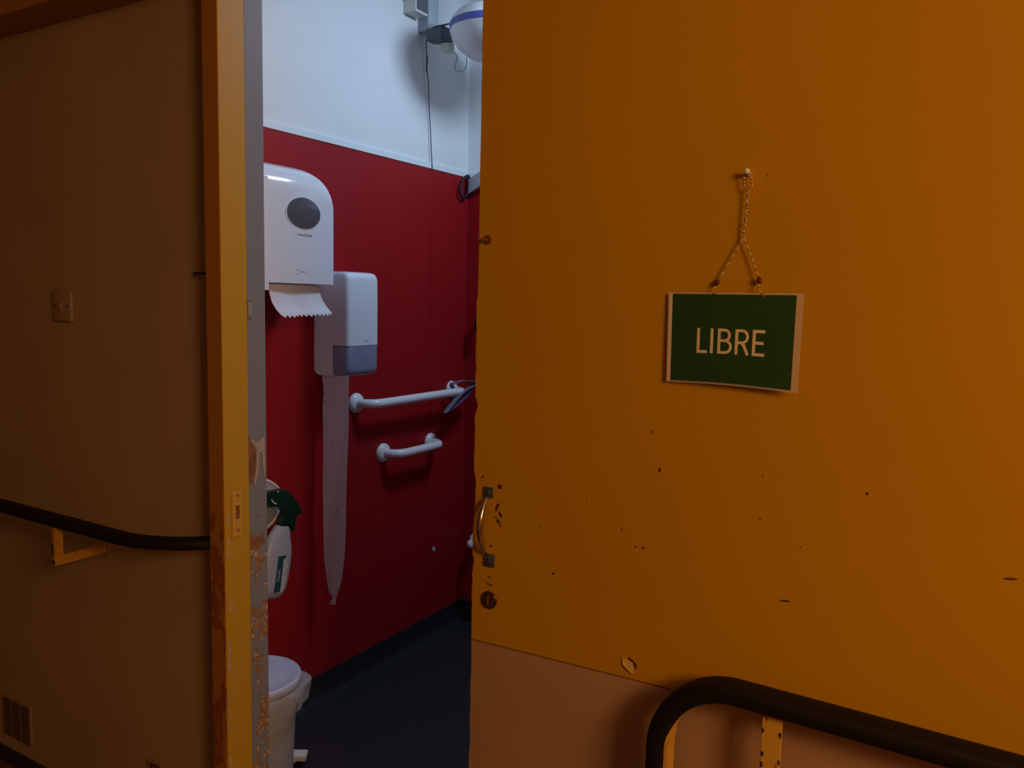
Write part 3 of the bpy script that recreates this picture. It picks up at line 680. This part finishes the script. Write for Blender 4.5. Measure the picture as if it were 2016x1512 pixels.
# third bar: mostly hidden behind the door, on the back wall
g3 = empty('grab_bar', (-1.99, 3.294, 0.40)); tag(g3, 'end of a third white grab bar, low beside the orange door edge', 'grab bar', 'white grab bars on the red wall')
f3 = on_y(931, 1064, 3.285)
MB().lathe((f3.x+0.012, 3.294, f3.z), (0, -1, 0), [(0.036, 0), (0.036, 0.004), (0.033, 0.012), (0.025, 0.019), (0.017, 0.021)], 32).build('flange', M['rail'], g3, smooth=True)
MB().lathe((f3.x+0.41, 3.294, f3.z), (0, -1, 0), [(0.036, 0), (0.036, 0.004), (0.033, 0.012), (0.025, 0.019), (0.017, 0.021)], 32).build('flange', M['rail'], g3, smooth=True)
MB().tube([(f3.x+0.012, 3.286, f3.z), (f3.x+0.012, 3.24, f3.z), (f3.x+0.03, 3.215, f3.z), (f3.x+0.06, 3.205, f3.z), (f3.x+0.36, 3.205, f3.z), (f3.x+0.392, 3.215, f3.z), (f3.x+0.41, 3.24, f3.z), (f3.x+0.41, 3.286, f3.z)], 0.016, 16, up=(0, 0, 1)).build('tube', M['rail'], g3, smooth=True)

# strap looped over the far end of the long bar
def px_path(pl, x): return [on_x(a, b, x) for a, b in pl]
sb = MB(); Xs = XR+0.115
loop = px_path([(874,811),(884,799),(896,785),(908,771),(920,760),(926,753),(916,749),(904,751),(894,759),(888,768)], Xs)
def smooth_path(P, n=5, close=False):
    out = []; m_ = len(P)
    for i in range(m_ if close else m_-1):
        p0, p1, p2, p3 = P[(i-1) % m_ if close else max(i-1, 0)], P[i], P[(i+1) % m_], P[(i+2) % m_ if close else min(i+2, m_-1)]
        for k_ in range(n):
            t = k_/n; out.append(0.5*((2*p1)+(-p0+p2)*t+(2*p0-5*p1+4*p2-p3)*t*t+(-p0+3*p1-3*p2+p3)*t**3))
    if not close: out.append(P[-1])
    return out
strap = empty('wrist_strap', (Xs, 3.15, 1.1)); tag(strap, 'blue-grey strap looped over the far end of the long grab bar', 'strap')
Xs2 = XR+0.085+0.006
lp = px_path([(872,812),(882,800),(893,786),(905,773),(916,765),(929,757),(926,751),(915,749),(904,751),(897,757),(900,766),(908,770)], Xs2)
for i, p in enumerate(lp): p.x += 0.012 if i < 7 else (-0.02 if i > 8 else 0.0)
MB().tube(smooth_path(lp), 0.01, flat=(0.012, 0.0016), up=(1, 0, 0)).build('band', M['strapg'], strap, smooth=True, angle=50)
lp2 = px_path([(876,813),(886,806),(900,795),(913,783),(922,773),(931,761)], Xs2+0.0)
MB().tube(smooth_path(lp2), 0.01, flat=(0.010, 0.004), up=(1, 0, 0)).build('lining', M['strap'], strap, smooth=True, angle=50)

# loop hanging in the far corner at the top of the cladding
cl2 = MB(); pc = px_path([(913,351),(918,347),(922,346),(923,352),(922,362),(921,374),(919,384),(914,389),(909,388),(906,380),(906,370),(909,360)], XR+0.02)
cl2.tube(smooth_path(pc, close=True), 0.0062, 8, close=True)
tag(cl2.build('hanging_loop', M['strapd'], smooth=True), 'dark purple loop hanging in the far corner at the top of the red wall', 'strap')

# grey slanting trunking in that corner
g0 = [on_y(a, b, 3.262) for a, b in [(922,353),(960,325),(990,303),(990,336),(960,357),(922,381)]]
tk = MB().prism(g0, (0, 0.026, 0), 0.003).build('cable_trunking', M['greyp']); tag(tk, 'grey slanting trunking beside the purple loop in the far corner', 'trunking')

# small white ring on the red wall
q = on_x(855, 1081, XR+0.006)
rg = MB().tube([Vector((XR+0.003, q.y+0.0075*math.cos(a), q.z+0.0085*math.sin(a))) for a in [2*PI*i/20 for i in range(20)]], 0.0026, 8, close=True)
tag(rg.build('wall_ring', M['rail'], smooth=True), 'tiny white ring fixed alone on the lower red wall', 'ring')

# ribbed hose just showing by the door edge
hs = MB(); h0 = on_y(936, 616, 3.25); h1 = on_y(935, 656, 3.25); pth = []; rad = []
for i in range(61):
    t = i/60; pth.append(h0.lerp(h1, t) + Vector((0.010+0.012*(2*t-1)**2, 0, 0))); rad.append(0.013 + 0.0035*math.sin(t*2*PI*15))
hs.tube(pth, rad, 12)
hs.tube([h0+Vector((0.022,0,0)), h0+Vector((0.05, 0.02, 0.03)), h0+Vector((0.06, 0.045, 0.03))], 0.010, 10)
tag(hs.build('ribbed_hose', M['hose'], smooth=True, angle=80), 'dark ribbed hose showing beside the orange door edge on the back wall', 'hose')

# ================================================================ SPRAY BOTTLE AND ITS ROUND HOLDER
ds = empty('round_dispenser', (XR, 1.87, 0.78)); tag(ds, 'round white wall dispenser half hidden by the jamb, behind the green spray head', 'dispenser')
XD = -2.115; dc = on_x(505, 999, XD)
MB().lathe((XR, dc.y, dc.z), (1, 0, 0), [(0.122, 0), (0.125, 0.06), (0.125, 0.09), (0.122, 0.099), (0.116, 0.100), (0.112, 0.096)], 48, sx=0.78).build('rim', M['plastic2'], ds, smooth=True)
MB().lathe((XR+0.088, dc.y, dc.z), (1, 0, 0), [(0.114, 0), (0.114, 0.007), (0.08, 0.014), (0.02, 0.016)], 48, sx=0.78).build('cover', M['bottle'], ds, smooth=True)

XS = -2.075
sbt = empty('spray_bottle', (XS, 1.95, 0.545)); tag(sbt, 'white spray bottle with dark green trigger head hanging tilted at the jamb', 'bottle')
lev = [(1036,543,567,.016),(1041,541,568.5,.018),(1050,535,568.5,.020),(1062,528,569,.023),(1076,523,570.5,.026),(1090,519,570,.028),(1110,514,568,.029),(1135,509,564,.029),(1155,506,559.5,.029),(1167,505,554,.027),(1174,508,547,.022),(1178,514,538,.014)]
rs = []
for yy, l_, r_, hx in lev:
    a_, b2 = on_x(l_, yy-2, XS), on_x(r_, yy, XS); cc = (a_+b2)/2; hy = (b2.y-a_.y)/2; zz = cc.z
    rs.append([Vector((XS+hx*math.copysign(abs(math.cos(t))**0.8, math.cos(t)), cc.y+hy*math.copysign(abs(math.sin(t))**0.8, math.sin(t)), zz+(b2.z-a_.z)/2*math.sin(t))) for t in [2*PI*k/28 for k in range(28)]])
MB().rings(rs).build('bottle_body', M['bottle'], sbt, smooth=True, angle=60)
hp = [(505,972),(520,966),(547,961),(553,962),(560,968),(569,979),(577,990),(585,1006),(584,1009),(576,1009),(572,1012),(571,1026),(569.5,1042),(562,1043),(550,1041),(541,1037),(547,1021),(553,1004),(545,998),(535,992),(526,995),(505,999)]
hed = MB().prism([on_x(a, b, XS-0.014) for a, b in hp], (0.028, 0, 0), 0.004, 2).build('trigger_head', M['green'], sbt, smooth=True)
tr = MB(); tr.tube(smooth_path([on_x(a, b, XS+0.016) for a, b in [(535,984),(538,989),(544,992)]]), 0.0022, 8)  # white curve modelled in place of the small highlight on the trigger
tr.build('trigger_highlight', M['plastic2'], hed, smooth=True)
MB().lathe(on_x(547, 968, XS+0.013), (1, 0, 0), [(0.003, 0), (0.0025, 0.002)], 10).build('rivet', M['plastic2'], hed)
def lab(pl, x, name, m, parent, th=0.0006): return MB().prism([on_x(a, b, x) for a, b in pl], (th, 0, 0)).build(name, m, parent)
lab([(551,1094),(566,1093),(564,1125),(560,1150),(554,1166),(540,1168),(548,1120)], XS+0.0265, 'label', M['labelw'], sbt, 0.003)
lb = lab([(549,1095),(565,1093),(562,1099),(558,1101),(556,1120),(551,1165),(539,1168),(545,1125)], XS+0.0292, 'label', M['teal'], sbt, 0.001); lb['label'] = 'dark teal label stripe'
u_ = (on_x(548, 1120, XS) - on_x(545, 1148, XS))
text('Sanet', 0.019, on_x(548.5, 1133, XS+0.0303), u_, Vector((0, -1, 0)), M['inklight'], 'lettering', lb)

# ================================================================ PEDAL BIN
BX, BY = -1.980, 1.745
bn = empty('pedal_bin', (BX, BY, 0)); tag(bn, 'round white pedal bin on the dark washroom floor below the spray bottle', 'bin')
MB().lathe((BX, BY, 0), (0, 0, 1), [(0.118, 0), (0.122, 0.008), (0.126, 0.1), (0.136, 0.30), (0.140, 0.350)], 48).build('bin_body', M['bin'], bn, smooth=True)
ld = MB().lathe((BX, BY, 0.352), (0, 0, 1), [(0.147, 0), (0.151, 0.004), (0.152, 0.022), (0.149, 0.028), (0.142, 0.029), (0.136, 0.026), (0.10, 0.030), (0.02, 0.033)], 56).build('lid', M['binlid'], bn, smooth=True, angle=60)
pd = MB(); pc0 = Vector((-1.952, 1.918, 0.018)); ca, sa = math.cos(0.53), math.sin(0.53); pd.prism([pc0 + Vector((u*ca-v*sa, u*sa+v*ca, 0)) for u, v in ((-0.026,-0.020),(0.027,-0.020),(0.025,0.022),(-0.023,0.022))], (0, 0, 0.022), 0.004); pdo = pd.build('pedal', M['plastic2'], bn, smooth=True)
MB().box(-1.965, -1.945, 1.84, 1.90, 0.018, 0.026, 0.001).build('pedal_arm', M['greyp'], pdo)
# liner folded over the rim
rs = []; r = random.Random(2); n = 72
ph = [r.uniform(0, 6.28) for _ in range(4)]
for z, rad, amp in [(0.350, 0.146, 0.0), (0.352, 0.158, 0.003), (0.342, 0.163, 0.005), (0.315, 0.160, 0.008), (0.28, 0.154, 0.008), (0.24, 0.145, 0.005), (0.20, 0.136, 0.004)]:
    ring = []
    for k_ in range(n):
        a = 2*PI*k_/n; bul = math.exp(-((a-1.0)/0.32)**2)*0.026*(1 if 0.27 < z < 0.345 else 0.3)
        ra = rad + bul + amp*(math.sin(5*a+ph[0])+0.6*math.sin(9*a+ph[1]+z*20)+0.4*math.sin(17*a+ph[2]))*0.5
        ra = max(ra, 0.130+0.03*z+0.004)
        ring.append(Vector((BX+ra*math.cos(a), BY+ra*math.sin(a), z + (0.055*max(0, math.cos(a-0.5)) if z < 0.21 else (0.03*max(0, math.cos(a-0.5)) if z < 0.25 else 0)))))
    rs.append(ring)
tag(MB().rings(rs, cap=False).build('bin_liner', M['bag'], smooth=True), 'translucent white liner folded over the rim of the pedal bin', 'bin liner')

# ================================================================ HIGH CORNER: alarm box, conduit, hood, wires
ab = empty('alarm_box', (XR, 2.88, 2.8)); tag(ab, 'cream wall box with a dark glazed front high on the white wall', 'alarm')
XA = -2.157; f0 = on_x(819, 20, XA); f1 = on_x(842, 33, XA)
zb2 = on_x(842, 33, XA).z
MB().box(XR-0.006, XA, f0.y, f1.y, zb2, 3.03, 0.004).build('case', M['creamp'], ab)
MB().box(XA, XA+0.003, f0.y+0.004, f1.y-0.006, zb2+0.010, 3.0, 0.001).build('glass_front', M['smoke'], ab)
kn = MB(); kn.box(f0.x-0.034, f0.x-0.020, f0.y-0.012, f0.y, zb2+0.05, 3.0, 0.003); kn.build('side_switch', M['gapdark'], ab)
c0 = on_x(843, 60, XR+0.05); c1 = on_x(863, 70, XR+0.05)
tag(MB().box(XR-0.006, XR+0.05, c0.y, c1.y, c0.z, CH, 0.003).build('cable_conduit', M['greyp']), 'grey box conduit running up to the ceiling beside the alarm box', 'conduit')
wr = MB().tube(smooth_path([on_x(a, b, XR+0.006) for a, b in [(839,78),(839.5,100),(841,118),(840,135),(843,160),(845,210),(848,270),(851,333)]]), [0.0022]*8+[0.0034]*9+[0.0021]*19, 8)
tag(wr.build('wall_wire', M['wire'], smooth=True), 'thin dark wire running down the white wall to the red cladding', 'wire')
# bracket with dark grey face
dk = MB(); X9 = XR+0.13
dk.prism([on_x(a, b, X9) for a, b in [(868,52),(874,50),(887,57),(889,68),(896,84),(881,82),(868,75)]], (-0.078, 0, 0), 0.002)
dm = dk.build('door_closer', M['darkplastic'], None); dm.name = 'motor_bracket'; tag(dm, 'dark grey angular bracket between the conduit and the blue-banded hood', 'bracket')
MB().prism([on_x(a, b, X9+0.005) for a, b in [(882,83),(895,86),(894,104),(884,100)]], (-0.04, 0, 0), 0.002).build('plug', M['creamp'], dm)
MB().prism([on_x(a, b, X9+0.006) for a, b in [(871,49),(886,45),(887,48),(872,52)]], (-0.05, 0, 0)).build('top_plate', M['gapdark'], dm)
lw = MB().tube(smooth_path([on_x(a, b, X9-0.02) for a, b in [(893,103),(900,112),(897,125),(895,134),(900,140),(908,141),(915,136),(919,124),(918,113)]]), 0.0022, 8)
tag(lw.build('cable_loop', M['wirew'], smooth=True), 'thin pale cable loop dangling under the dark grey bracket', 'cable')
# round hood hung from the ceiling
hc = EYE + ray(974, 58)*(3.35); hdn = empty('ceiling_hood', hc); tag(hdn, 'round white hood with a blue band hanging high behind the orange door', 'hood')
Rh = 0.185
bw = MB().lathe(hc, (0, 0, 1), [(0.01, -0.128), (0.06, -0.124), (0.11, -0.108), (0.150, -0.080), (0.175, -0.045), (Rh, -0.012)], 56).build('bowl', M['plastic2'], hdn, smooth=True)
MB().lathe(hc, (0, 0, 1), [(Rh+0.001, -0.012), (Rh+0.002, -0.008), (Rh+0.002, 0.012), (Rh+0.001, 0.015)], 56).build('band', M['blueband'], hdn, smooth=True)
MB().lathe(hc, (0, 0, 1), [(Rh, 0.015), (Rh-0.008, 0.035), (0.155, 0.060), (0.11, 0.078), (0.03, 0.085)], 56).build('dome', M['plastic2'], hdn, smooth=True)
MB().lathe(hc, (0, 0, 1), [(0.02, 0.08), (0.02, CH-hc.z)], 20).build('hanger_rod', M['greyp'], hdn, smooth=True)
